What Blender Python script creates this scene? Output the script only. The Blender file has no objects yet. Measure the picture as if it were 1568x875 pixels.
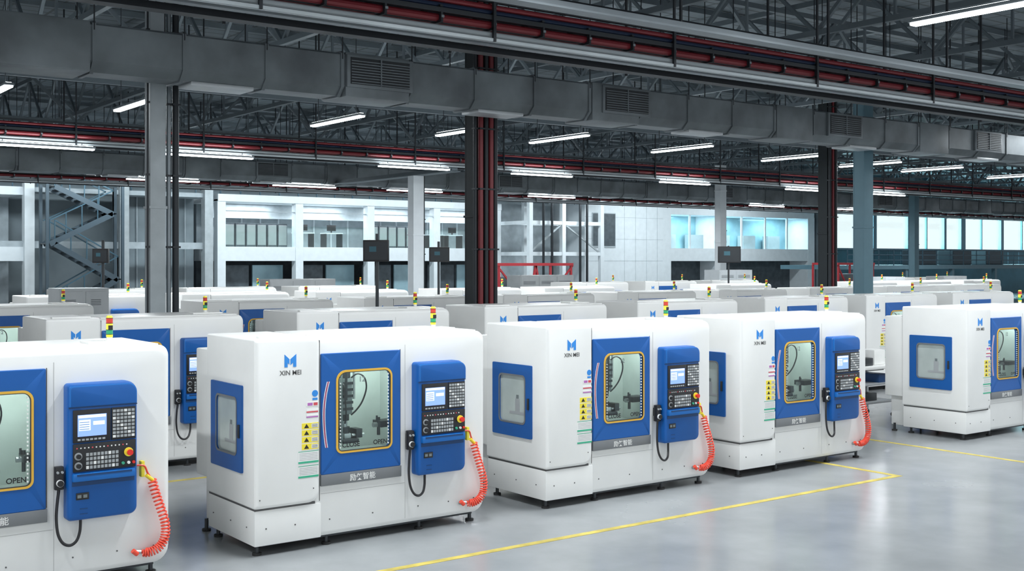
import bpy, bmesh, math, random
from mathutils import Vector, Matrix
random.seed(7)
scene=bpy.context.scene
COL=scene.collection
# ---------------------------------------------------------------- materials
MATS={}
def mat(name,color,rough=0.5,metal=0.0,emit=None,estr=0.0,var=0.06,nscale=3.0,bump=0.0,bscale=40.0,coat=0.0,spec=0.5):
    m=bpy.data.materials.new(name); m.use_nodes=True
    nt=m.node_tree; b=nt.nodes['Principled BSDF']
    b.inputs['Roughness'].default_value=rough; b.inputs['Metallic'].default_value=metal
    b.inputs['Specular IOR Level'].default_value=spec
    if coat: b.inputs['Coat Weight'].default_value=coat
    tc=nt.nodes.new('ShaderNodeTexCoord'); nz=nt.nodes.new('ShaderNodeTexNoise')
    nz.inputs['Scale'].default_value=nscale; nz.inputs['Detail'].default_value=4
    nt.links.new(tc.outputs['Object'],nz.inputs['Vector'])
    cr=nt.nodes.new('ShaderNodeValToRGB')
    c=color
    cr.color_ramp.elements[0].position=0.3; cr.color_ramp.elements[1].position=0.7
    cr.color_ramp.elements[0].color=(*[x*(1-var) for x in c],1)
    cr.color_ramp.elements[1].color=(*[min(1,x*(1+var)) for x in c],1)
    nt.links.new(nz.outputs['Fac'],cr.inputs['Fac']); nt.links.new(cr.outputs['Color'],b.inputs['Base Color'])
    if emit:
        b.inputs['Emission Color'].default_value=(*emit,1); b.inputs['Emission Strength'].default_value=estr
    if bump:
        n2=nt.nodes.new('ShaderNodeTexNoise'); n2.inputs['Scale'].default_value=bscale
        nt.links.new(tc.outputs['Object'],n2.inputs['Vector'])
        bp=nt.nodes.new('ShaderNodeBump'); bp.inputs['Strength'].default_value=bump; bp.inputs['Distance'].default_value=0.01
        nt.links.new(n2.outputs['Fac'],bp.inputs['Height']); nt.links.new(bp.outputs['Normal'],b.inputs['Normal'])
    MATS[name]=m; return m
mat('white_paint',(0.80,0.80,0.78),0.38,var=0.02)
mat('white_cover',(0.83,0.83,0.81),0.36,var=0.02)
mat('seam_dark',(0.10,0.10,0.10),0.7)
mat('seam_soft',(0.38,0.38,0.37),0.7)
mat('blue_paint',(0.002,0.094,0.36),0.38,var=0.05)
mat('blue_light',(0.006,0.135,0.46),0.38,var=0.05)
mat('blue_dark',(0.003,0.045,0.15),0.45)
mat('grey_strip',(0.20,0.21,0.22),0.4,0.3)
mat('black_plastic',(0.012,0.012,0.014),0.4)
mat('dark_metal',(0.05,0.055,0.06),0.4,0.6)
mat('steel',(0.45,0.47,0.48),0.3,0.9)
mat('cavity',(0.70,0.745,0.72),0.4,0.0,var=0.10)
mat('side_pane',(0.47,0.53,0.51),0.15,0.1,var=0.15,nscale=2)
mat('yellow_gasket',(0.75,0.43,0.05),0.5)
mat('key_grey',(0.35,0.37,0.38),0.5)
mat('head_grey',(0.20,0.23,0.235),0.4,0.3)
mat('screen_blue',(0.1,0.2,0.5),0.2,emit=(0.28,0.42,0.95),estr=0.9)
mat('screen_light',(0.5,0.6,0.8),0.2,emit=(0.62,0.76,1.0),estr=0.95)
mat('red_button',(0.75,0.03,0.02),0.35)
mat('hose_red',(0.88,0.085,0.045),0.35)
mat('label_yellow',(0.88,0.72,0.05),0.5)
mat('label_white',(0.8,0.8,0.78),0.5)
mat('label_red',(0.65,0.08,0.10),0.5)
mat('label_purple',(0.45,0.15,0.45),0.5)
mat('label_green',(0.05,0.42,0.25),0.5)
mat('label_blue',(0.03,0.25,0.7),0.5)
mat('tower_red',(0.60,0.05,0.03),0.3)
mat('tower_yellow',(0.85,0.72,0.05),0.3,emit=(0.9,0.8,0.05),estr=0.25)
mat('tower_green',(0.03,0.35,0.15),0.3)
mat('strip_lamp',(0.9,0.95,0.93),0.4,emit=(0.92,1.0,0.98),estr=15.0)
mat('lamp_emit',(1,1,1),0.4,emit=(0.90,0.97,1.0),estr=15.0)
mat('duct_metal',(0.18,0.205,0.22),0.48,0.35,var=0.3,nscale=1.3,bump=0.15,bscale=6)
mat('duct_sheen',(0.50,0.53,0.55),0.4,0.3,var=0.15,nscale=1.3)
mat('grille_dark',(0.035,0.04,0.045),0.5,0.3)
mat('pipe_red',(0.17,0.014,0.02),0.4,0.1)
mat('pipe_blue',(0.012,0.028,0.07),0.35,0.1)
mat('pipe_grey',(0.22,0.25,0.27),0.4,0.4)
mat('pipe_dark',(0.022,0.026,0.031),0.45,0.4)
mat('rail_white',(0.38,0.42,0.44),0.4,0.2)
mat('truss_steel',(0.125,0.155,0.175),0.5,0.2)
mat('column_light',(0.38,0.42,0.44),0.5,0.1,var=0.12)
mat('column_dark',(0.022,0.027,0.030),0.6,0.1,spec=0.25)
mat('column_teal',(0.11,0.21,0.26),0.5,0.1)
mat('office_white',(0.72,0.77,0.80),0.55,var=0.04)
mat('office_grey',(0.38,0.43,0.46),0.6,var=0.12)
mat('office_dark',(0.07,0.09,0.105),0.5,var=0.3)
mat('wall_grey',(0.22,0.265,0.29),0.7,var=0.25,nscale=0.5)
mat('wall_teal',(0.05,0.15,0.195),0.6,var=0.25,nscale=0.5)
mat('glass_blueish',(0.30,0.46,0.52),0.15,0.1,var=0.3,nscale=0.6)
mat('rail_blue',(0.035,0.085,0.12),0.5,0.2)
mat('stair_dark',(0.05,0.075,0.095),0.5,0.2)
mat('red_frame',(0.42,0.03,0.04),0.5)
mat('cabinet_grey',(0.38,0.40,0.41),0.45,0.1)
mat('yellow_line',(0.60,0.48,0.10),0.5,var=0.25,nscale=6)
mat('rubber',(0.02,0.02,0.02),0.7)
g=bpy.data.materials.new('clear_glass'); g.use_nodes=True; nt=g.node_tree; nt.nodes.clear()
o=nt.nodes.new('ShaderNodeOutputMaterial'); mx=nt.nodes.new('ShaderNodeMixShader'); t=nt.nodes.new('ShaderNodeBsdfTransparent')
gl=nt.nodes.new('ShaderNodeBsdfGlossy'); gl.inputs['Roughness'].default_value=0.06; lw=nt.nodes.new('ShaderNodeLayerWeight'); lw.inputs['Blend'].default_value=0.5
pw=nt.nodes.new('ShaderNodeMath'); pw.operation='POWER'; pw.inputs[1].default_value=4.0
ma=nt.nodes.new('ShaderNodeMath'); ma.operation='MULTIPLY_ADD'; ma.inputs[1].default_value=0.5; ma.inputs[2].default_value=0.035
t.inputs['Color'].default_value=(0.94,0.99,0.975,1)
nt.links.new(lw.outputs['Facing'],pw.inputs[0]); nt.links.new(pw.outputs[0],ma.inputs[0]); nt.links.new(ma.outputs[0],mx.inputs[0])
nt.links.new(t.outputs[0],mx.inputs[1]); nt.links.new(gl.outputs[0],mx.inputs[2]); nt.links.new(mx.outputs[0],o.inputs[0])
MATS['clear_glass']=g
def floor_mat():
    m=bpy.data.materials.new('polished_concrete'); m.use_nodes=True; nt=m.node_tree; b=nt.nodes['Principled BSDF']
    tc=nt.nodes.new('ShaderNodeTexCoord')
    n1=nt.nodes.new('ShaderNodeTexNoise'); n1.inputs['Scale'].default_value=0.35; n1.inputs['Detail'].default_value=6
    n2=nt.nodes.new('ShaderNodeTexNoise'); n2.inputs['Scale'].default_value=1.4; n2.inputs['Detail'].default_value=6
    for n in (n1,n2): nt.links.new(tc.outputs['Object'],n.inputs['Vector'])
    mx=nt.nodes.new('ShaderNodeMath'); mx.operation='ADD'; nt.links.new(n1.outputs['Fac'],mx.inputs[0]); nt.links.new(n2.outputs['Fac'],mx.inputs[1])
    hf=nt.nodes.new('ShaderNodeMath'); hf.operation='MULTIPLY'; hf.inputs[1].default_value=0.5; nt.links.new(mx.outputs[0],hf.inputs[0])
    cr=nt.nodes.new('ShaderNodeValToRGB'); cr.color_ramp.elements[0].position=0.33; cr.color_ramp.elements[1].position=0.67
    cr.color_ramp.elements[0].color=(0.24,0.255,0.263,1); cr.color_ramp.elements[1].color=(0.335,0.35,0.358,1)
    nt.links.new(hf.outputs[0],cr.inputs[0]); nt.links.new(cr.outputs[0],b.inputs['Base Color'])
    rr=nt.nodes.new('ShaderNodeMapRange'); rr.inputs['From Min'].default_value=0.3; rr.inputs['From Max'].default_value=0.7; rr.inputs['To Min'].default_value=0.15; rr.inputs['To Max'].default_value=0.28
    nt.links.new(n1.outputs['Fac'],rr.inputs['Value']); nt.links.new(rr.outputs[0],b.inputs['Roughness'])
    b.inputs['Specular IOR Level'].default_value=0.7
    MATS['polished_concrete']=m
floor_mat()
def roof_mat():
    m=bpy.data.materials.new('roof_panels'); m.use_nodes=True; nt=m.node_tree; b=nt.nodes['Principled BSDF']
    tc=nt.nodes.new('ShaderNodeTexCoord'); br=nt.nodes.new('ShaderNodeTexBrick')
    br.inputs['Scale'].default_value=0.5; br.offset=0; br.inputs['Mortar Size'].default_value=0.02
    br.inputs['Color1'].default_value=(0.135,0.17,0.195,1); br.inputs['Color2'].default_value=(0.16,0.195,0.22,1); br.inputs['Mortar'].default_value=(0.06,0.075,0.085,1)
    nt.links.new(tc.outputs['Object'],br.inputs['Vector']); nt.links.new(br.outputs['Color'],b.inputs['Base Color']); b.inputs['Roughness'].default_value=0.6
    MATS['roof_panels']=m
roof_mat()

# ---------------------------------------------------------------- mesh builder
class MB:
    def __init__(s): s.v=[];s.f=[];s.m=[];s.mn=[]
    def mi(s,n):
        if n not in s.mn: s.mn.append(n)
        return s.mn.index(n)
    def add(s,vs,fs,mt):
        o=len(s.v); s.v+= [tuple(x) for x in vs]; k=s.mi(mt)
        for f in fs: s.f.append([i+o for i in f]); s.m.append(k)
    def box(s,x0,x1,y0,y1,z0,z1,mt,bev=0.0):
        if bev>0:
            bm=bmesh.new(); bmesh.ops.create_cube(bm,size=1)
            for v in bm.verts: v.co=Vector(((x0+x1)/2+v.co.x*(x1-x0),(y0+y1)/2+v.co.y*(y1-y0),(z0+z1)/2+v.co.z*(z1-z0)))
            bmesh.ops.bevel(bm,geom=list(bm.edges),offset=bev,segments=2,affect='EDGES',profile=0.6)
            bm.verts.index_update()
            s.add([v.co for v in bm.verts],[[v.index for v in f.verts] for f in bm.faces],mt); bm.free(); return
        vs=[(x0,y0,z0),(x1,y0,z0),(x1,y1,z0),(x0,y1,z0),(x0,y0,z1),(x1,y0,z1),(x1,y1,z1),(x0,y1,z1)]
        s.add(vs,[(0,3,2,1),(4,5,6,7),(0,1,5,4),(1,2,6,5),(2,3,7,6),(3,0,4,7)],mt)
    def loft(s,loops,mts,c0=None,c1=None):
        n=len(loops[0]); o=len(s.v)
        for L in loops: s.v+=[tuple(p) for p in L]
        for k in range(len(loops)-1):
            mt=mts[k] if isinstance(mts,(list,tuple)) else mts
            mi=s.mi(mt)
            for i in range(n):
                j=(i+1)%n
                s.f.append([o+k*n+i,o+k*n+j,o+(k+1)*n+j,o+(k+1)*n+i]); s.m.append(mi)
        if c0: s.f.append([o+i for i in range(n)][::-1]); s.m.append(s.mi(c0))
        if c1: s.f.append([o+(len(loops)-1)*n+i for i in range(n)]); s.m.append(s.mi(c1))
    def cyl(s,p0,p1,r,mt,n=12,r2=None):
        p0=Vector(p0);p1=Vector(p1);d=(p1-p0).normalized()
        a=d.orthogonal().normalized();b=d.cross(a); r2=r if r2 is None else r2
        L=[[p+(a*math.cos(2*math.pi*i/n)+b*math.sin(2*math.pi*i/n))*rr for i in range(n)] for p,rr in ((p0,r),(p1,r2))]
        s.loft(L,mt,mt,mt)
    def tube(s,path,r,mt,n=8):
        P=[Vector(p) for p in path]; loops=[]; a=None
        for i,p in enumerate(P):
            d=(P[min(i+1,len(P)-1)]-P[max(i-1,0)]).normalized()
            if a is None: a=d.orthogonal().normalized()
            else:
                a=(a-d*a.dot(d)).normalized()
            b=d.cross(a)
            loops.append([p+(a*math.cos(2*math.pi*k/n)+b*math.sin(2*math.pi*k/n))*r for k in range(n)])
        s.loft(loops,mt,mt,mt)
    def beam(s,p0,p1,w,h,mt):
        p0=Vector(p0);p1=Vector(p1);d=(p1-p0).normalized()
        up=Vector((0,0,1)) if abs(d.z)<0.95 else Vector((1,0,0))
        a=d.cross(up).normalized(); b=a.cross(d)
        L=[[p+a*x*w/2+b*y*h/2 for x,y in ((-1,-1),(1,-1),(1,1),(-1,1))] for p in (p0,p1)]
        s.loft(L,mt,mt,mt)
    def poly_xz(s,pts,y,th,mt):
        s.loft([[(x,y,z) for x,z in pts],[(x,y-th,z) for x,z in pts]],mt,mt,mt)
    def text(s,txt,x,z,size,y,mt,align='CENTER',bold=0.012):
        cu=bpy.data.curves.new('t','FONT'); cu.body=txt; cu.size=size; cu.align_x=align; cu.offset=size*bold
        ob=bpy.data.objects.new('t',cu); COL.objects.link(ob)
        dg=bpy.context.evaluated_depsgraph_get(); me=bpy.data.meshes.new_from_object(ob.evaluated_get(dg))
        s.add([(x+v.co.x,y,z+v.co.y) for v in me.vertices],[list(p.vertices) for p in me.polygons],mt)
        bpy.data.objects.remove(ob); bpy.data.meshes.remove(me); bpy.data.curves.remove(cu)
    def mesh(s,name,recalc=True,smooth=True):
        me=bpy.data.meshes.new(name); me.from_pydata(s.v,[],s.f)
        for n in s.mn: me.materials.append(MATS[n])
        me.polygons.foreach_set('material_index',s.m)
        me.update()
        if recalc:
            bm=bmesh.new(); bm.from_mesh(me); bmesh.ops.recalc_face_normals(bm,faces=bm.faces); bm.to_mesh(me); bm.free()
        if smooth:
            me.polygons.foreach_set('use_smooth',[True]*len(me.polygons)); me.set_sharp_from_angle(angle=math.radians(32))
        return me
    def obj(s,name,loc=(0,0,0),parent=None,**k):
        return mkobj(name,s.mesh(name,**k),loc,parent)
def mkobj(name,me,loc=(0,0,0),parent=None):
    ob=bpy.data.objects.new(name,me); COL.objects.link(ob); ob.location=loc
    if parent: ob.parent=parent
    return ob
def rr(x0,x1,z0,z1,r,n=6):
    if not isinstance(r,(tuple,list)): r=(r,)*4
    pts=[]
    for (cx,cz,a0,rad) in ((x0+r[0],z0+r[0],180,r[0]),(x1-r[1],z0+r[1],270,r[1]),(x1-r[2],z1-r[2],0,r[2]),(x0+r[3],z1-r[3],90,r[3])):
        for i in range(n+1):
            a=math.radians(a0+90*i/n); pts.append((cx+rad*math.cos(a),cz+rad*math.sin(a)))
    return pts
def L(pts,y): return [(x,y,z) for x,z in pts]
def cr(P,n):
    out=[]
    for i in range(len(P)-1):
        p0=Vector(P[max(i-1,0)]);p1=Vector(P[i]);p2=Vector(P[i+1]);p3=Vector(P[min(i+2,len(P)-1)])
        for k in range(n):
            t=k/n; out.append(0.5*((2*p1)+(p2-p0)*t+(2*p0-5*p1+4*p2-p3)*t*t+(-p0+3*p1-3*p2+p3)*t*t*t))
    out.append(Vector(P[-1])); return out

# ---------------------------------------------------------------- CNC machine parts
W=2.49; H=1.9; D=1.03
def body_mesh():
    b=MB()
    hole=rr(0.80,1.40,0.83,1.61,0.06)
    def prof(i): return rr(0.03+i,W-i,0.09+i,H-i,(0.03,0.13,0.08,0.03))
    b.loft([L(rr(0.70,1.60,0.62,1.72,0.02),0.55),L(rr(0.70,1.60,0.62,1.72,0.02),0.03),L(hole,0.03),L(hole,0.0),L(prof(0.05),0.0),L(prof(0.025),0.006),L(prof(0.007),0.022),L(prof(0),0.05),L(prof(0),D-0.03),L(prof(0.03),D)],
           ['cavity','cavity','cavity','white_paint','white_paint','white_paint','white_paint','white_paint','white_paint'],'cavity','white_paint')
    def cp(i): return rr(0.0+i,0.63-i,0.42+i,H+0.012-i,(0.02,0.10,0.02,0.02))
    b.loft([L(cp(0.03),-0.035),L(cp(0.012),-0.031),L(cp(0.003),-0.022),L(cp(0),-0.005),L(cp(0),D+0.0),L(cp(0.01),D+0.012)],'white_cover','white_cover','white_cover')
    b.box(0.012,0.66,-0.012,D,0.09,0.405,'white_paint',0.012)
    b.box(0.015,0.60,-0.008,D-0.01,0.40,0.425,'seam_dark')
    b.box(0.645,0.65,-0.003,0.01,0.42,1.88,'seam_dark')
    b.box(1.553,1.556,-0.0015,0.01,0.14,1.80,'seam_soft')
    b.box(0.66,1.55,-0.0015,0.01,0.480,0.483,'seam_soft')
    b.box(0.66,W-0.08,0.05,D-0.05,H-0.002,H+0.012,'white_cover',0.005)
    b.box(0.10,0.55,0.08,0.16,H+0.01,H+0.03,'white_cover',0.006)
    b.box(1.9,2.3,0.25,0.5,H+0.008,H+0.03,'white_paint',0.006)
    for x in (0.12,0.40,0.75,1.2,1.7,2.05,2.35): b.cyl((x,-0.016 if x<0.66 else -0.004,0.24),(x,0.02,0.24),0.007,'seam_dark',8)
    for x,z in ((0.05,0.5),(0.57,0.55)): b.cyl((x,-0.038,z),(x,0,z),0.006,'seam_dark',8)
    for y in (0.15,0.5,0.9): b.cyl((0.005,y,0.24),(0.03,y,0.24),0.006,'seam_dark',8)
    b.box(0.02,2.42,D,1.36,0.54,1.76,'white_paint',0.02)
    b.box(0.10,2.35,D,1.30,0.09,0.54,'white_paint',0.01)
    for k in range(10): b.box(0.3,0.9,1.355,1.365,0.8+k*0.04,0.815+k*0.04,'seam_dark')
    b.box(0.10,W-0.12,0.06,D-0.05,0.07,0.10,'dark_metal')
    for x in (0.07,0.75,1.75,2.35):
        for y in (0.07,D-0.10,1.22):
            b.cyl((x,y,0.02),(x,y,0.12),0.018,'dark_metal',10); b.cyl((x,y,0.0),(x,y,0.022),0.042,'rubber',12)
    def S(pts,x): return [(x,y,z) for y,z in pts]
    out=rr(0.20,0.90,0.71,1.49,0.015); inn=rr(0.31,0.77,0.86,1.37,0.05)
    b.loft([S(out,0.005),S(out,-0.018),S(inn,-0.018),S(inn,-0.002)],['blue_paint','blue_paint','blue_paint'],None,'side_pane')
    b.loft([S(rr(0.30,0.78,0.85,1.38,0.055),-0.0185),S(rr(0.30,0.78,0.85,1.38,0.055),-0.022),S(rr(0.318,0.762,0.868,1.362,0.045),-0.022),S(rr(0.318,0.762,0.868,1.362,0.045),-0.0185)],'grey_strip')
    b.box(-0.035,-0.015,0.235,0.26,1.02,1.14,'dark_metal',0.004)
    b.box(-0.0045,-0.001,0.42,0.50,0.98,1.12,'key_grey'); b.box(-0.005,-0.001,0.44,0.48,1.12,1.16,'head_grey'); b.box(-0.0045,-0.001,0.33,0.60,0.95,0.98,'key_grey')
    out=rr(0.655,1.49,0.655,1.757,0.012); inn=rr(0.815,1.385,0.845,1.585,(0.05,0.05,0.07,0.09))
    b.loft([L(out,0.0),L(out,-0.02),L(rr(0.66,1.485,0.66,1.752,0.012),-0.024),L(inn,-0.024),L(inn,0.028)],'blue_paint')
    ga=rr(0.803,1.397,0.833,1.597,(0.06,0.06,0.08,0.10))
    gb=rr(0.822,1.378,0.852,1.578,(0.045,0.045,0.065,0.085))
    b.loft([L(ga,-0.022),L(ga,-0.032),L(gb,-0.032),L(gb,-0.015)],'yellow_gasket')
    gc=rr(0.828,1.372,0.858,1.572,(0.04,0.04,0.06,0.08))
    b.loft([L(gb,-0.028),L(gb,-0.033),L(gc,-0.033),L(gc,-0.015)],'dark_metal')
    for k in range(22):
        z=0.88+k*0.031; b.box(1.348,1.358,-0.030,-0.019,z,z+0.012,'label_white')
        if z<1.5: b.box(0.842,0.852,-0.030,-0.019,z,z+0.012,'label_white')
    b.box(0.652,1.50,-0.026,0.0,0.552,0.655,'grey_strip',0.004)
    for off,mt in ((0,'label_red'),(0.011,'label_white'),(-0.011,'label_white')):
        pts=[]
        for i in range(13):
            t_=-1+2*i/12; pts.append((0.695+off+0.045*(t_*t_)*(1 if t_>0 else .6)-0.015,-0.0245,1.20+t_*0.30))
        b.tube(pts,0.0035,mt,5)
    b.box(1.497,1.503,-0.004,0.005,0.66,1.76,'seam_dark')
    # ---- inside cavity
    s=0.11
    b.box(0.80+s,1.02+s,0.36,0.54,1.02,1.70,'key_grey',0.01)
    b.box(0.845+s,0.955+s,0.14,0.36,1.16,1.50,'head_grey',0.012)
    for k in range(5): b.box(0.84+s,0.96+s,0.135,0.15,1.20+k*.06,1.225+k*.06,'dark_metal')
    b.box(0.86+s,0.94+s,0.15,0.34,1.50,1.62,'dark_metal',0.01)
    b.cyl((0.90+s,0.2,1.17),(0.90+s,0.2,1.10),0.045,'dark_metal',16); b.cyl((0.90+s,0.2,1.10),(0.90+s,0.2,1.03),0.028,'steel',12)
    b.cyl((0.90+s,0.2,1.04),(0.90+s,0.2,0.985),0.052,'dark_metal',16)
    b.box(0.83+s,1.00+s,0.09,0.35,0.895,0.935,'dark_metal',0.01); b.box(0.86+s,0.93+s,0.12,0.3,0.935,0.985,'steel',0.005)
    b.box(0.985+s,1.05+s,0.12,0.25,0.935,1.02,'dark_metal',0.005); b.cyl((0.95+s,0.15,0.96),(1.08+s,0.15,0.96),0.016,'steel',10)
    b.cyl((0.98+s,0.16,1.30),(0.98+s,0.16,1.62),0.012,'steel',8); b.cyl((0.865+s,0.10,1.30),(0.865+s,0.10,1.56),0.014,'dark_metal',8)
    b.cyl((0.83+s,0.12,0.9),(0.83+s,0.12,1.62),0.012,'head_grey',8)
    b.tube(cr([(0.95+s,0.16,1.50),(1.00+s,0.12,1.54),(1.06+s,0.10,1.50),(1.08+s,0.10,1.40),(1.05+s,0.12,1.28),(1.0+s,0.14,1.20),(0.95+s,0.16,1.15)],4),0.008,'black_plastic',6)
    b.tube(cr([(0.86+s,0.15,1.46),(0.84+s,0.09,1.38),(0.86+s,0.09,1.2),(0.87+s,0.13,1.08)],4),0.008,'black_plastic',6)
    b.box(1.36,1.58,0.12,0.28,1.01,1.07,'dark_metal',0.005); b.cyl((1.32,0.2,1.03),(1.46,0.2,1.03),0.024,'steel',10); b.cyl((1.38,0.2,0.93),(1.38,0.2,1.10),0.016,'dark_metal',8); b.cyl((1.35,.18,1.07),(1.35,.18,1.12),.01,'dark_metal',8)
    b.box(0.72,1.58,0.05,0.54,0.64,0.78,'cavity',0.01)
    b.box(0.75,1.55,0.045,0.085,1.66,1.69,'strip_lamp')
    # labels
    y=-0.0365
    def lab(x0,x1,z0,z1,mt,d=0.0): b.box(x0,x1,y-0.0008-d,y+0.01,z0,z1,mt)
    b.cyl((0.585,y-0.001,1.405),(0.585,y+0.01,1.405),0.03,'label_blue',16); lab(0.56,0.61,1.345,1.365,'label_blue')
    lab(0.50,0.62,1.29,1.33,'label_white'); lab(0.51,0.56,1.297,1.323,'label_purple',.0006); lab(0.57,0.61,1.297,1.323,'label_red',.0006)
    for k,mt in enumerate(('label_red','label_purple')): lab(0.50,0.62,1.235-k*0.045,1.262-k*0.045,'label_white'); lab(0.50,0.615,1.235-k*0.045,1.247-k*0.045,mt,.0006)
    for k in range(4):
        z=1.09-k*0.062
        lab(0.455,0.62,z,z+0.052,'label_yellow'); lab(0.55,0.615,z+0.008,z+0.044,'label_white',.0006)
        b.poly_xz([(0.475,z+0.008),(0.525,z+0.008),(0.50,z+0.046)],y-0.0005,0.001,'black_plastic')
        for q in range(4): lab(0.555,0.61,z+0.012+q*0.008,z+0.015+q*0.008,'seam_dark',.001)
    for k in range(2):
        z=0.80-k*0.13
        lab(0.42,0.62,z,z+0.09,'label_white'); lab(0.42,0.62,z-0.018,z,'label_green',.0006); lab(0.42,0.62,z+0.085,z+0.09,'label_green',.0006)
        for q in range(5): lab(0.43,0.61,z+0.012+q*0.014,z+0.016+q*0.014,'key_grey',.0006)
    lx,lz,s_=0.285,1.655,0.115
    b.poly_xz([(lx,lz),(lx,lz+s_),(lx+s_*.42,lz+s_*.62),(lx+s_*.42,lz+s_*.2),(lx+s_*.27,lz+s_*.35),(lx+s_*.27,lz)],y+.001,0.002,'label_blue')
    b.poly_xz([(lx+s_*.5,lz+s_*.15),(lx+s_*.5,lz+s_*.62),(lx+s_,lz+s_),(lx+s_,lz),(lx+s_*.73,lz),(lx+s_*.73,lz+s_*.35)],y+.001,0.002,'label_blue')
    b.text('XIN MEI',0.345,1.585,0.060,y-.001,'seam_dark')
    b.text('\u52b1\u77e2\u667a\u80fd',1.08,0.576,0.068,-0.0275,'label_white')
    b.text('CLOSE',0.868,0.885,0.062,-0.021,'black_plastic','LEFT',.02); b.text('OPEN',1.195,0.885,0.058,-0.021,'black_plastic','LEFT',.02); b.text('12',1.04,1.48,0.07,-0.021,'head_grey','LEFT')
    return b
def glass_mesh():
    b=MB(); b.poly_xz(rr(0.83,1.37,0.86,1.57,(0.04,0.04,0.06,0.08)),-0.016,-0.004,'clear_glass'); return b
def pod_mesh():
    b=MB()
    x0,x1=1.63,2.18
    def pf(i): return rr(x0+i,x1-i,0.55+i,1.63-i,(0.03,0.06,0.09,0.03))
    b.loft([L(pf(0.0),0.0),L(pf(0.0),-0.09),L(pf(0.008),-0.11),L(pf(0.025),-0.12)],'blue_paint','blue_paint','blue_paint')
    y=-0.12
    b.loft([L(rr(x0+.01,x1-.01,1.45,1.615,(0.005,.005,.07,.02)),y+.01),L(rr(x0+.01,x1-.01,1.45,1.615,(0.005,.005,.07,.02)),y-.008),L(rr(x0+.02,x1-.02,1.455,1.605,(0.005,.005,.06,.02)),y-.012)],'blue_light',None,'blue_paint')
    b.box(x0+.005,x1-.005,y-.002,y+.02,1.440,1.447,'blue_dark')
    b.box(1.665,1.96,y-.012,y,1.165,1.425,'black_plastic',0.006)
    b.box(1.70,1.925,y-.0135,y-.010,1.215,1.385,'screen_blue')
    b.box(1.705,1.92,y-.0145,y-.010,1.36,1.382,'screen_light')
    b.box(1.71,1.80,y-.0145,y-.010,1.26,1.345,'screen_light'); b.box(1.82,1.91,y-.0145,y-.010,1.30,1.33,'screen_light')
    for q in range(4): b.box(1.715,1.79,y-.0155,y-.014,1.27+q*.018,1.274+q*.018,'blue_light')
    for k in range(7): b.box(1.70+k*.032,1.722+k*.032,y-.015,y-.010,1.182,1.196,'key_grey')
    b.box(1.965,2.16,y-.010,y,1.165,1.425,'black_plastic',0.005)
    for i in range(6):
        for j in range(8):
            b.box(1.975+i*.030,1.998+i*.030,y-.015,y-.008,1.185+j*.029,1.205+j*.029,'key_grey' if (i+j)%5 else 'label_white')
    b.box(1.665,2.16,y-.012,y,0.935,1.158,'black_plastic',0.006)
    for i in range(9):
        for j in range(4):
            b.box(1.765+i*.029,1.786+i*.029,y-.017,y-.010,0.955+j*.034,0.979+j*.034,'label_white' if (i*3+j)%7==0 else 'key_grey')
    for k in range(14): b.box(1.69+k*.03,1.70+k*.03,y-.014,y-.01,1.118,1.128,'label_white' if k%4 else 'label_red')
    for (x,z) in ((1.705,1.06),(1.705,0.985)):
        b.cyl((x,y-.012,z),(x,y-.016,z),0.030,'key_grey',18); b.cyl((x,y-.014,z),(x,y-.04,z),0.018,'black_plastic',14)
    b.cyl((2.10,y-.012,1.06),(2.10,y-.02,1.06),0.036,'label_yellow',20); b.cyl((2.10,y-.02,1.06),(2.10,y-.045,1.06),0.014,'red_button',14); b.cyl((2.10,y-.045,1.06),(2.10,y-.06,1.06),0.024,'red_button',18)
    for x,mt in ((2.055,'label_green'),(2.10,'label_white'),(2.14,'red_button')): b.cyl((x,y-.012,0.975),(x,y-.024,0.975),0.012,mt,12)
    b.box(x0+.03,x1-.03,y-.035,y+.01,0.862,0.925,'blue_light',0.010)
    b.box(x0+.06,x1-.06,y-.038,y-.02,0.905,0.92,'blue_dark')
    b.box(x0+.03,x1-.03,y-.004,y+.01,0.825,0.86,'blue_dark')
    b.box(1.69,1.79,y-.008,y,0.715,0.77,'black_plastic',0.004); b.box(1.70,1.73,y-.010,y-.006,0.73,0.755,'head_grey'); b.box(1.745,1.775,y-.010,y-.006,0.73,0.755,'head_grey')
    for z in (0.64,0.60): b.box(1.72,1.78,y-.003,y,z,z+.006,'blue_dark')
    b.box(1.75,2.1,-0.01,0.03,0.7,1.5,'blue_dark')
    return b
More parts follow.
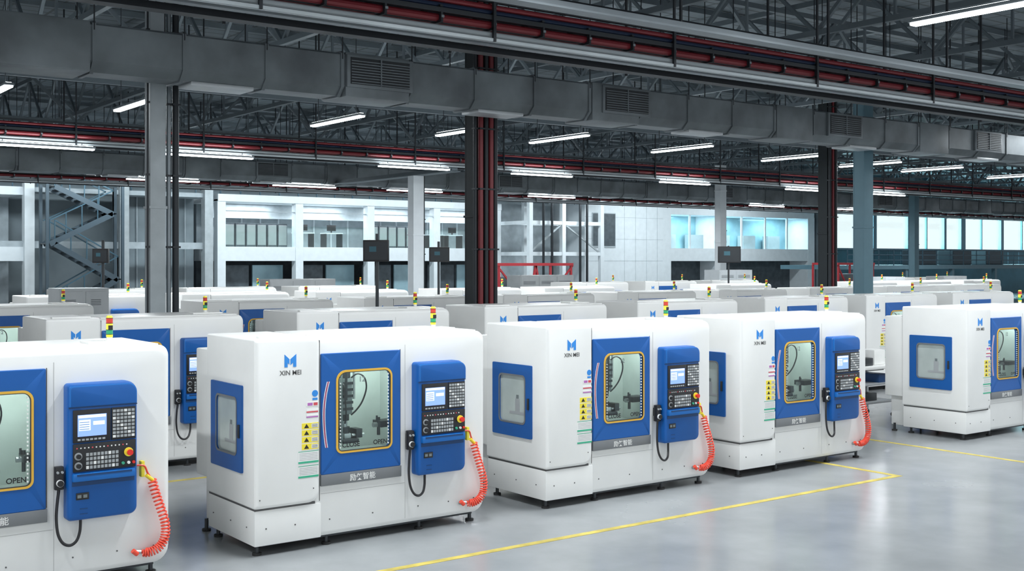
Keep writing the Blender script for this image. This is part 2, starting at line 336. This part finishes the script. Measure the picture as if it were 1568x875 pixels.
def pendant_mesh():
    b=MB()
    b.box(1.545,1.615,-0.075,-0.02,0.80,0.985,'black_plastic',0.012)
    b.box(1.56,1.60,-0.03,0.01,0.86,0.95,'dark_metal')
    b.cyl((1.58,-0.075,0.855),(1.58,-0.095,0.855),0.028,'label_white',18); b.cyl((1.58,-0.095,0.855),(1.58,-0.105,0.855),0.024,'black_plastic',16)
    b.cyl((1.563,-0.075,0.94),(1.563,-0.09,0.94),0.010,'key_grey',10); b.cyl((1.597,-0.075,0.94),(1.597,-0.09,0.94),0.010,'key_grey',10)
    P=[(1.58,-.05,.80),(1.565,-.06,.70),(1.555,-.07,.58),(1.565,-.08,.46),(1.60,-.09,.385),(1.655,-.09,.36),(1.705,-.08,.385),(1.735,-.06,.44),(1.745,-.05,.50),(1.745,-.05,.56)]
    b.tube(cr(P,5),0.012,'black_plastic',8)
    C=[(2.32,-.045,.80),(2.35,-.055,.68),(2.39,-.065,.55),(2.425,-.07,.42),(2.42,-.07,.31),(2.37,-.07,.235),(2.29,-.06,.205),(2.24,-.03,.215)]
    path=cr(C,60); hel=[]; a=None; turns=30
    for i,p in enumerate(path):
        d=(path[min(i+1,len(path)-1)]-path[max(i-1,0)]).normalized()
        a=d.orthogonal().normalized() if a is None else (a-d*a.dot(d)).normalized()
        q=d.cross(a); th=2*math.pi*turns*i/len(path); R=0.033 if 6<i<len(path)-30 else 0.012
        hel.append(p+(a*math.cos(th)+q*math.sin(th))*R)
    b.tube(hel,0.0072,'hose_red',6)
    b.tube(cr([(2.19,-.06,.93),(2.25,-.07,.92),(2.28,-.06,.86),(2.32,-.045,.80)],5),0.008,'hose_red',6)
    b.cyl((2.27,-.06,.84),(2.33,-.045,.79),0.016,'label_yellow',10); b.box(2.225,2.255,-.07,-.01,0.83,0.96,'label_yellow',0.006)
    b.cyl((2.23,-.05,.215),(2.17,-.04,.225),0.014,'steel',10); b.cyl((2.19,-.055,.21),(2.19,.01,.21),0.02,'steel',10); b.cyl((2.16,-.055,.235),(2.20,-.05,.20),0.02,'hose_red',10)
    return b
def tower_mesh():
    b=MB(); x,y=2.1,0.35
    b.cyl((x,y,H),(x,y,H+.035),0.04,'label_white',16); b.cyl((x,y,H+.03),(x,y,H+.06),0.024,'label_white',16)
    z=H+.06
    for mt,h in (('tower_yellow',.022),('tower_green',.035),('tower_yellow',.050),('tower_red',.040)):
        b.cyl((x,y,z),(x,y,z+h),0.027,mt,18); z+=h; b.cyl((x,y,z),(x,y,z+.004),0.029,'black_plastic',18); z+=.004
    b.cyl((x,y,z),(x,y,z+.018),0.027,'tower_yellow',18,0.02)
    b.box(x-.018,x+.018,y-.031,y-.025,H+.125,H+.16,'black_plastic')
    return b
bm_=body_mesh().mesh('machine_body'); gm=glass_mesh().mesh('machine_glass'); pm=pod_mesh().mesh('control_panel'); hm=pendant_mesh().mesh('pendant_and_hose'); tm=tower_mesh().mesh('signal_tower')
machines=[(-3.23,0),(0,0),(3.25,0),(6.21,0),(10.99,0)]
machines+=[(u,4.72) for u in (-3.6,-0.5,2.73,5.82,8.94,12.1,15.1,18.1)]
machines+=[(u,9.4) for u in (-1.0,3.3,6.4,9.6,12.7,15.9,19.2,22.4,25.6)]
machines+=[(u,14.1) for u in (1.6,4.7,7.8,11.2,14.4,20.8,27.2,30.4,33.6)]
machines+=[(u,18.8) for u in (3.5,6.6,9.7,19.2,22.4,25.6,35.2,38.4)]
for u,v in machines:
    root=mkobj('cnc_machine',bm_,(u,v,0))
    mkobj('door_glass',gm,(0,0,0),root); mkobj('control_panel',pm,(0,0,0),root); mkobj('signal_tower',tm,(0,0,0),root)
    if v<10: mkobj('pendant_and_air_hose',hm,(0,0,0),root)

# ---------------------------------------------------------------- floor, lines
f=MB(); f.box(-30,105,-16,46,-0.2,0,'polished_concrete'); f.obj('floor',smooth=False)
ln=MB()
def strip(x0,x1,y0,y1): ln.box(x0,x1,y0,y1,-0.001,0.003,'yellow_line')
strip(-12,7.9,-1.10,-1.02); strip(7.82,7.9,-1.02,0.4); strip(9.95,10.03,-9,3.9); strip(-12,9.95,3.82,3.9)
ln.obj('floor_marking_lines',smooth=False)

# ---------------------------------------------------------------- ceiling
c=MB(); c.box(-30,105,-12,46,9.0,9.2,'roof_panels')
c.obj('ceiling',smooth=False)
def truss_v(b,u,z0,z1,v0,v1,step):
    b.beam((u,v0,z0),(u,v1,z0),.11,.11,'truss_steel'); b.beam((u,v0,z1),(u,v1,z1),.13,.13,'truss_steel')
    v=v0;k=0
    while v<v1-1e-3:
        a,bb=(z0,z1) if k%2 else (z1,z0)
        b.beam((u,v,a),(u,v+step,bb),.07,.07,'truss_steel')
        if k%2==0: b.beam((u,v,z0),(u,v,z1),.05,.05,'truss_steel')
        v+=step;k+=1
def truss_u(b,v,z0,z1,u0,u1,step):
    b.beam((u0,v,z0),(u1,v,z0),.12,.12,'truss_steel'); b.beam((u0,v,z1),(u1,v,z1),.12,.12,'truss_steel')
    u=u0;k=0
    while u<u1-1e-3:
        a,bb=(z0,z1) if k%2 else (z1,z0)
        b.beam((u,v,a),(u+step,v,bb),.08,.08,'truss_steel'); u+=step;k+=1
tr=MB()
for i in range(-3,22): truss_v(tr,i*4.0+2.2,7.1,8.8,-11,44,1.8)
for v in (0.5,9.2,17.5,26,35): truss_u(tr,v,6.75,8.7,-20,100,2.0)
for v in range(-10,44,3): tr.beam((-20,v,8.9),(100,v,8.9),.08,.14,'truss_steel')
tr.obj('roof_trusses',smooth=False)

# ---------------------------------------------------------------- duct
def duct(name,v0,v1,z0,z1,u0,u1,grilles,seg=1.27,off=0.63):
    b=MB(); ch=.14
    pr=[(v0,z0+ch),(v0+ch,z0),(v1-ch,z0),(v1,z0+ch),(v1,z1-.03),(v1-.03,z1),(v0+.03,z1),(v0,z1-.03)]
    b.loft([[(u,y,z) for y,z in pr] for u in (u0,u1)],'duct_metal','duct_metal','duct_metal')
    cy,cz=(v0+v1)/2,(z0+z1)/2
    u=off-seg*math.floor((off-u0)/seg); k=0
    while u<u1:
        big=[(cy+(y-cy)*1.06,cz+(z-cz)*1.08) for y,z in pr]
        b.loft([[(x,y,z) for y,z in big] for x in (u-.025,u+.025)],'duct_metal','duct_metal','duct_metal')
        for yy in (v0-.02,v1+.02): b.beam((u,yy,z1-.1),(u,yy,8.8),.015,.015,'pipe_dark')
        if k%4==1: b.box(u+.15,u+seg-.15,v0+.12,v1-.12,z0-.05,z0+.01,'duct_sheen',0.01)  # pale plate painting the lamps' reflection onto the duct underside
        if k%4==3: b.box(u+.05,u+seg-.05,v0-.03,v1+.03,z0-.02,z1+.02,'duct_metal',0.03)
        u+=seg;k+=1
    for gu in grilles:
        b.box(gu,gu+1.2,v0-.06,v0+.01,z0+.13,z1-.02,'duct_metal',0.01)
        b.box(gu+.06,gu+1.14,v0-.066,v0,z0+.18,z1-.06,'grille_dark')
        n=9
        for q in range(n):
            z=z0+.19+q*(z1-z0-.27)/n; b.box(gu+.07,gu+1.13,v0-.085,v0-.055,z,z+.014,'duct_metal')
        b.box(gu+.59,gu+.61,v0-.092,v0-.055,z0+.18,z1-.06,'duct_metal')
    return b.obj(name)
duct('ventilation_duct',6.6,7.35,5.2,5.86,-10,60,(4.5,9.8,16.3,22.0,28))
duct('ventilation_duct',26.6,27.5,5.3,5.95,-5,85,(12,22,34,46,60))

# ---------------------------------------------------------------- pipe racks
def rack(name,v,u0,u1):
    b=MB()
    spec=[(0.0,5.50,.035,'rail_white'),(0.02,5.62,.05,'pipe_red'),(0.25,5.66,.05,'pipe_dark'),(0.42,5.66,.045,'pipe_red'),(0.62,5.68,.05,'pipe_dark'),(0.8,5.66,.04,'pipe_red'),(0.0,5.85,.035,'pipe_red'),(0.0,5.78,.03,'pipe_blue'),(0.25,5.84,.05,'pipe_dark'),(0.45,5.86,.045,'pipe_red'),(0.7,5.86,.05,'pipe_grey')]
    for dv,z,r,m in spec: b.cyl((u0,v+dv,z),(u1,v+dv,z),r,m,10)
    b.box(u0,u1,v-.06,v+.02,5.68,5.74,'pipe_dark'); b.box(u0,u1,v-.08,v+.0,5.40,5.44,'rail_white'); b.box(u0,u1,v+.3,v+.42,5.44,5.54,'pipe_grey'); b.box(u0,u1,v+.7,v+.9,5.42,5.5,'pipe_dark')
    b.box(u0,u1,v-.05,v+.0,5.9,5.95,'pipe_dark')
    u=u0+.4;k=0
    while u<u1:
        b.box(u-.02,u+.02,v-.07,v+.95,5.55,5.58,'pipe_dark'); b.box(u-.02,u+.02,v-.07,v+.95,5.745,5.77,'pipe_dark')
        if k%4==0:
            b.box(u-.02,u+.02,v-.09,v-.05,5.40,5.95,'pipe_dark')
            for yy in (v-.07,v+.95): b.beam((u,yy,5.4),(u,yy,8.9),.03,.03,'pipe_dark')
        b.box(u-.015,u+.015,v-.08,v-.03,5.56,5.68,'pipe_dark'); b.box(u-.01,u+.03,v-.085,v-.04,5.61,5.64,'pipe_grey')
        u+=.8;k+=1
    return b.obj(name)
rack('pipe_rack',2.55,-12,60)
rack('pipe_rack',19.2,-6,90)
rack('pipe_rack',33.5,0,90)
b=MB()
b.box(-12,60,1.2,1.3,5.62,5.70,'pipe_grey'); b.box(-12,60,1.14,1.36,5.60,5.625,'pipe_grey'); b.cyl((-12,1.5,5.78),(60,1.5,5.78),.03,'pipe_dark',8)
for k in range(24): b.beam((-11.5+k*3,1.25,5.7),(-11.5+k*3,1.25,8.9),.03,.03,'pipe_dark')
b.obj('cable_rail')

# ---------------------------------------------------------------- lamps
def lampmesh(h):
    lm=MB()
    lm.box(-.09,.09,-1.2,1.2,0.0,.05,'pipe_grey',0.01); lm.box(-.07,.07,-1.18,1.18,-.035,.002,'lamp_emit',0.01); lm.box(-.05,.05,-1.15,1.15,.045,.06,'lamp_emit',0.005)  # glowing top strip is an added uplight to brighten the roof
    for y in (-.9,.9): lm.beam((0,y,.05),(0,y,h),.012,.012,'pipe_dark')
    return lm.mesh('strip_lamp_mesh')
lme=lampmesh(3.1); lme2=lampmesh(.12)
ld=bpy.data.lights.new('lamp_light','AREA'); ld.shape='RECTANGLE'; ld.size=.14; ld.size_y=2.3; ld.energy=215; ld.color=(0.92,0.97,1.0)
def lamp(u,v,z=5.8):
    o=mkobj('ceiling_strip_lamp',lme,(u,v,z)); l=bpy.data.objects.new('lamp_light',ld); COL.objects.link(l); l.parent=o; l.location=(0,0,-.045)
for u in (1.0,3.7,8.3,11.8,14.8,19.3,24.1,28,31.5,37,43): lamp(u,14)
for u in (-9,-4,1.0,5.2,9.4,14,18,23): lamp(u,-1.4)
for u in (6,11,16,21,26,31,37,43,50,58): lamp(u,29.2)
lamp(26,5.2,6.1)
# lamps fixed under the far pipe rack and duct, running along them
for u,v,z in [(3.2,19.0,5.31),(7.3,19.0,5.31),(13.5,19.0,5.31),(18.2,19.0,5.31),(24.5,19.0,5.31),(31,19.0,5.31),(36,19.0,5.31),(9,27.0,5.21),(14,27,5.21),(18.5,27,5.21),(25,27,5.21),(38,27,5.21),(44,27,5.21)]:
    o=mkobj('ceiling_strip_lamp',lme2,(u,v,z)); o.rotation_euler=(0,0,math.radians(90))

# ---------------------------------------------------------------- columns
def col(name,u,v,w,d,main,pipes,ztop=9.0,flange=None):
    b=MB()
    b.box(-w/2,w/2,-d/2,-d/2+.03,0,ztop,main,0.004); b.box(-w/2,w/2,d/2-.03,d/2,0,ztop,main,0.004); b.box(-.03,.03,-d/2+.03,d/2-.03,0,ztop,main)
    b.box(-w/2+.005,-w/2+.02,-d/2+.01,d/2-.01,0,ztop,main)
    for x,y,r,m in pipes:
        b.cyl((x,y,0),(x,y,ztop),r,m,12)
        z=.6
        while z<ztop-.3: b.box(x-r-.01,x+r+.01,y-r-.01,y+r+.01,z,z+.03,'pipe_dark'); z+=1.1
    b.box(-w/2-.1,w/2+.1,-d/2-.1,d/2+.1,0,.03,main)
    z=1.2
    while z<ztop: b.box(-w/2-.02,w/2+.02,-d/2-.015,d/2+.015,z,z+.04,main); z+=2.2
    return b.obj(name,(u,v,0))
col('steel_column',1.98,8.0,.24,.24,'column_light',[(.20,-.02,.035,'pipe_grey'),(.30,-.05,.05,'pipe_dark'),(-.16,-.12,.015,'pipe_dark')])
col('steel_column',8.05,8.0,.42,.34,'column_dark',[(-.25,-.22,.035,'pipe_dark'),(-.14,-.24,.05,'pipe_red'),(-.02,-.24,.045,'pipe_dark'),(.09,-.24,.05,'pipe_red'),(.20,-.22,.045,'pipe_dark'),(.28,-.10,.04,'pipe_red'),(.30,.03,.03,'pipe_grey')])
col('steel_column',19.5,8.0,.36,.32,'column_teal',[(.26,-.05,.03,'pipe_dark')],6.72)
col('steel_column',24.1,12.7,.34,.34,'column_dark',[(-.14,-.24,.05,'pipe_dark'),(0,-.24,.045,'pipe_red'),(.13,-.24,.05,'pipe_dark')])
col('steel_column',15.1,21.5,.38,.34,'office_white',[(.27,-.05,.03,'pipe_dark')],5.3)
col('steel_column',32.7,25,.36,.34,'office_white',[(.27,-.05,.03,'pipe_dark')],6.72)
col('steel_column',46,24.5,.36,.34,'column_teal',[],6.72)
# cross beam carried by the short column up to the next duct line
b=MB(); b.box(15.0,15.2,19.3,27.0,5.3,5.42,'truss_steel'); b.box(14.9,15.3,19.3,27.0,5.28,5.31,'truss_steel'); b.obj('support_beam')

# ---------------------------------------------------------------- far building
wl=MB()
wl.box(-20,61,45.5,45.8,0,6.5,'wall_grey'); wl.box(-20,61,45.5,45.8,7.3,9,'wall_grey')
wl.box(61,105,42,42.3,0,3.5,'wall_teal'); wl.box(61,105,42,42.3,6.6,9,'wall_teal'); wl.box(60.7,61,42,45.8,0,9,'wall_grey')
for k in range(14): wl.box(-20+k*6.2,-19.2+k*6.2,45.45,45.85,6.5,7.3,'wall_grey')
wl.obj('wall_back',smooth=False)
wn=MB()
for (a,bb_) in ((61,61.8),(66.8,67.2),(71,71.3),(75.7,76.0),(78.0,78.6),(83.7,84.1),(90,90.5),(97,97.6)): wn.box(a,bb_,41.9,42.2,3.5,6.6,'column_teal')
for a in (64.8,73.5,81,87,94): wn.box(a-.05,a+.05,41.95,42.1,3.5,6.6,'wall_teal')
wn.box(61,105,41.85,42.2,3.4,3.52,'column_teal')
wn.box(61,105,42.1,42.12,3.5,6.6,'clear_glass')
wn.obj('window_1',smooth=False)
og=MB()
def railing(b,u0,u1,v,z,m,h=1.0,step=1.0):
    for q in (h,h*.66,h*.33): b.beam((u0,v,z+q),(u1,v,z+q),.05,.05,m)
    u=u0
    while u<=u1+.01: b.beam((u,v,z),(u,v,z+h),.05,.05,m); u+=step
U0,U1=17.2,33.2
og.box(U0,U1,42,45.4,2.6,3.28,'office_white',0.02); og.box(U0-.2,U1+.2,41.9,45.4,5.4,5.75,'office_white',0.02)
u=U0
while u<=U1+.01:
    og.box(u-.2,u+.2,41.96,42.4,0,5.5,'office_white'); u+=4.0
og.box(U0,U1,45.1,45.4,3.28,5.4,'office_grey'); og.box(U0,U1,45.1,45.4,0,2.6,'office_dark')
for k in range(16): og.box(U0+.3+k,U0+.36+k,45.0,45.1,3.3,5.4,'office_white')
og.box(U0,U1,42.1,42.2,4.95,5.0,'office_grey'); og.box(U0,U1,43.8,44,4.7,5.4,'office_grey')
for k in range(4):
    og.box(U0+.2+k*4,U0+1.9+k*4,43.2,43.3,0,2.4,'office_dark'); og.box(U0+2.1+k*4,U0+3.7+k*4,43.2,43.3,0,2.4,'glass_blueish')
railing(og,17.2,33,42.1,5.75,'rail_blue')
GAL=og.obj('office_gallery',smooth=False)
gl_=MB(); gl_.box(U0,U1,42.2,42.22,3.28,4.3,'clear_glass'); gl_.obj('gallery_glazing',parent=GAL,smooth=False)
for x0 in (17.7,25.6):
    cb=MB()
    for k in range(6): cb.box(k*.55,k*.55+.5,0,.5,0,1.15,'office_dark',0.02); cb.box(k*.55+.04,k*.55+.46,-.01,.02,.1,1.08,'cabinet_grey')
    cb.obj('storage_cabinet_row',(x0,42.8,3.28),GAL)
for x0 in (22,23.6,29.8,31):
    cb=MB(); cb.box(-.5,.5,-.3,.3,.70,.75,'office_white')
    for sx in (-.45,.45): cb.box(sx-.03,sx+.03,-.28,.28,0,.7,'dark_metal')
    cb.box(-.25,.25,0,.04,.85,1.15,'black_plastic',0.01); cb.box(-.03,.03,0,.05,.75,.9,'black_plastic')
    cb.obj('office_desk',(x0,43.2,3.28),GAL)
ab=MB()
ab.box(39.5,45.8,42,45.4,0,6.4,'office_white'); ab.box(45.8,60.3,42.02,45.4,2.6,3.4,'office_white'); ab.box(45.8,60.3,42.02,45.4,5.5,6.4,'office_white')
for u in (45.8,50.7,59.6): ab.box(u,u+.7,42,45.4,0,5.6,'office_white')
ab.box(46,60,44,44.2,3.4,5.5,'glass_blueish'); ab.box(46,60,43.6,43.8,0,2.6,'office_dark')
for u in (48.2,53,55.3,57.5): ab.box(u,u+.12,42.1,42.2,3.4,5.5,'office_white')
ab.box(40.1,41.8,41.93,42.05,3.5,5.4,'office_dark'); ab.box(40.05,41.85,41.95,42.02,3.4,5.45,'office_grey')
for k in range(4): ab.box(39.5,45.8,41.99,42.0,1.3+k*1.3,1.315+k*1.3,'office_grey')
for k in range(4): ab.box(42.6+k*.9,42.615+k*.9,41.99,42.0,0,6.3,'office_grey')
for k in range(5): ab.box(47+k*2.5,48.2+k*2.5,43.3,43.8,3.4,4.3,'cabinet_grey')
ab.obj('office_annex',smooth=False)
sf=MB()
for u in (33.9,36.2,39.0):
    for v in (40,43.5): sf.box(u-.12,u+.12,v-.12,v+.12,0,6.2,'office_white')
for z in (2.9,4.6,6.1):
    for v in (40,41.5): sf.box(33.8,39,v-.08,v+.08,z,z+.2,'office_white')
    for u in (33.9,36.2,39): sf.box(u-.08,u+.08,40,43.5,z,z+.2,'office_white')
sf.beam((33.8,40,3),(36.2,40,4.7),.08,.08,'column_light'); sf.beam((36.2,40,4.7),(39,40,3),.08,.08,'column_light')
for u in (34.6,35.2,37.2,37.7): sf.cyl((u,39.7,0),(u,39.7,6),.07,'pipe_dark',8)
sf.box(34,39,44.6,44.8,0,6,'office_grey')
sf.obj('steel_platform_frame',smooth=False)
st=MB()
for (u,m) in ((8.6,'office_white'),(12.6,'column_light'),(16.5,'column_light')): st.box(u-.2,u+.2,41.75,42.2,0,5.9,m)
st.box(3,16.6,42,42.3,3.15,3.45,'office_grey'); st.box(3,8.4,42.02,45,5.4,5.75,'office_white'); st.box(3,8.4,41.98,45,2.6,3.2,'office_white')
st.box(12.8,16.6,43.9,44.1,0,5.6,'wall_grey'); st.box(3,8.4,44.5,44.7,0,5.6,'office_grey'); st.box(4.7,5.1,42,42.4,0,5.5,'office_white')
for k in range(8): st.box(12.9+k*.46,12.95+k*.46,43.8,43.92,0,5.6,'office_grey')
railing(st,3,16.6,42.1,5.76,'rail_blue'); st.box(8.4,16.6,42,43.5,5.55,5.75,'office_grey')
for (ua,za,ub,zb) in ((9,0.2,11.8,1.8),(11.8,1.8,9.2,3.3),(9,3.3,11.6,4.6),(11.6,4.6,9.2,5.7)):
    for v in (40.2,41.2): st.beam((ua,v,za),(ub,v,zb),.06,.22,'stair_dark'); st.beam((ua,v,za+1),(ub,v,zb+1),.05,.05,'rail_blue')
    n=8
    for q in range(n+1):
        t=q/n; x=ua+(ub-ua)*t; z=za+(zb-za)*t; st.box(x-.14,x+.14,40.2,41.2,z,z+.04,'dark_metal')
        if q%2==0: st.beam((x,40.2,z),(x,40.2,z+1),.04,.04,'rail_blue')
for u in (8.9,12):
    for v in (40.2,41.2): st.box(u-.06,u+.06,v-.06,v+.06,0,5.8,'stair_dark')
st.obj('steel_staircase',smooth=False)
mz=MB()
mz.box(52,100,33,38,2.1,2.35,'column_teal'); railing(mz,52,100,33,2.35,'rail_blue',0.95,1.5); railing(mz,60,100,38,2.35,'rail_blue',0.95,1.5)
for u in range(53,100,5): mz.box(u-.12,u+.12,33.1,33.35,0,2.1,'column_teal')
for u in (62,66,70):
    mz.box(u,u+2.2,35,36.2,2.35,3.3,'stair_dark',0.05)
mz.obj('mezzanine_platform',smooth=False)
def gantry(u,v,w):
    b=MB(); b.beam((0,0,2.45),(w,0,2.45),.12,.12,'red_frame')
    for a,c_ in ((0.1,-.0),(w*.5,-.5),(w*.5,.5),(w-.1,0)): b.beam((a,0,2.4),(a+c_,0,0),.09,.09,'red_frame')
    b.beam((0,0,1.3),(w,0,1.3),.07,.07,'red_frame'); b.beam((0,0,2.4),(w*.25,0,1.3),.07,.07,'red_frame'); b.beam((w,0,2.4),(w*.75,0,1.3),.07,.07,'red_frame')
    b.beam((0,1.6,2.45),(w,1.6,2.45),.12,.12,'red_frame')
    for a in (0,w): b.beam((a,0,2.45),(a,1.6,2.45),.1,.1,'red_frame'); b.beam((a,1.6,2.4),(a,1.6,0),.09,.09,'red_frame')
    b.box(.3,w-.3,.4,1.4,0,1.9,'office_dark',.05)
    b.obj('red_gantry_stand',(u,v,0))
gantry(24.8,30.5,4.2); gantry(46.5,29.5,3.2)

# ---------------------------------------------------------------- monitors on posts
def monitor(u,v,zc,w,h,ang):
    b=MB(); b.cyl((0,.08,0),(0,.08,zc+.3),.03,'dark_metal',10); b.cyl((0,.08,0),(0,.08,.03),.22,'dark_metal',16)
    b.box(-w/2,w/2,-.03,.03,zc-h/2,zc+h/2,'black_plastic',0.01); b.box(-w/2+.03,w/2-.03,-.034,-.02,zc-h/2+.03,zc+h/2-.03,'grille_dark')
    b.box(-w*.25,w*.02,-.036,-.03,zc-h*.05,zc+h*.2,'wall_teal'); b.box(-.05,.05,.03,.09,zc-.06,zc+.06,'dark_metal')
    o=b.obj('information_monitor',(u,v,0)); o.rotation_euler=(0,0,ang)
monitor(5.95,8.15,2.78,.46,.38,-.75); monitor(10.3,12.8,2.75,.47,.34,-.4); monitor(25.2,17.6,2.82,.80,.56,-.5); monitor(2.7,13.0,2.7,.33,.28,-.8)

# ---------------------------------------------------------------- cabinets, bench
def cabinet(u,v,w,d,h,m='cabinet_grey',n=2):
    b=MB(); b.box(0,w,0,d,.06,h,m,.012); b.box(.03,w-.03,.03,d-.03,0,.07,'dark_metal')
    for k in range(n):
        a=w*k/n; b.box(a+.03,a+w/n-.03,-.012,.01,.12,h-.06,m,.006); b.box(a+w/n-.09,a+w/n-.06,-.03,-.01,h*.5,h*.5+.15,'black_plastic')
        for q in range(4): b.box(a+.12,a+w/n-.15,-.016,-.01,h-.22-q*.03,h-.21-q*.03,'dark_metal')
    b.obj('electrical_cabinet',(u,v,0))
cabinet(1.7,12.2,.9,.7,2.1); cabinet(10.6,22.5,2.2,.7,2.05,n=3); cabinet(20,22.5,2.4,.8,2.1,n=3); cabinet(29.2,21.8,1.9,.8,2.25,'office_white',2); cabinet(33.0,16.9,1.2,.8,2.0,'office_white'); cabinet(36.6,16.8,1.6,.8,2.0)
b=MB()
b.box(0,.9,0,.6,.82,.87,'label_white',.01); b.box(.03,.87,.03,.57,.25,.29,'cabinet_grey',.01); b.box(.03,.87,.03,.57,.55,.58,'cabinet_grey',.01)
for x in (.04,.86):
    for y in (.04,.56): b.box(x-.02,x+.02,y-.02,y+.02,.08,.85,'cabinet_grey'); b.cyl((x-.02,y,.04),(x+.02,y,.04),.04,'rubber',12)
b.box(.1,.4,.1,.4,.87,1.0,'dark_metal',.01); b.box(.5,.8,.15,.45,.87,1.12,'label_white',.02); b.box(.15,.5,.1,.4,.29,.42,'dark_metal',.01); b.cyl((.25,.25,1.0),(.25,.25,1.1),.05,'steel',12)
b.box(.55,.8,.1,.5,.58,.72,'blue_dark',.01)
b.obj('tool_cart',(11.55,2.15,0))

# ---------------------------------------------------------------- lights
def area(name,loc,rot,sx,sy,e,colr):
    l=bpy.data.lights.new(name,'AREA'); l.shape='RECTANGLE'; l.size=sx; l.size_y=sy; l.energy=e; l.color=colr
    o=bpy.data.objects.new(name,l); COL.objects.link(o); o.location=loc; o.rotation_euler=rot
for i,u in enumerate((19.2,23.2,27.2,31.2)): area('office_lamp',(u,43.2,5.38),(0,0,0),2.5,.5,85,(.88,.96,1))
for u in (48.5,53,57.5): area('office_lamp',(u,42.9,5.48),(0,0,0),2.5,.5,130,(.55,.9,1))
for u in (6,11,17,23,29,36.5,43,51): area('facade_fill',(u,37.5,6.7),(math.radians(40),0,0),3,.5,250,(.84,.95,1))  # fill lights added to brighten the office fronts, no fixtures there
area('daylight_window_light',(80,42.6,5.0),(math.radians(-90),0,0),38,3.0,6500,(.55,.88,1))
w=bpy.data.worlds.new('World'); scene.world=w; w.use_nodes=True; bg=w.node_tree.nodes['Background']
bg.inputs[0].default_value=(0.90,0.955,1.0,1); bg.inputs[1].default_value=1.05

# ---------------------------------------------------------------- camera
cd=bpy.data.cameras.new('camera'); cam=bpy.data.objects.new('camera',cd); COL.objects.link(cam)
cam.location=(-4.221,-9.445,2.6); cam.rotation_euler=(math.radians(90),0,-math.atan2(.598,.801))
cd.sensor_width=36; cd.lens=36*1767/1568; cd.shift_y=-37.5/1568; cd.clip_end=300
scene.camera=cam
scene.view_settings.view_transform='Standard'; scene.view_settings.exposure=0.05
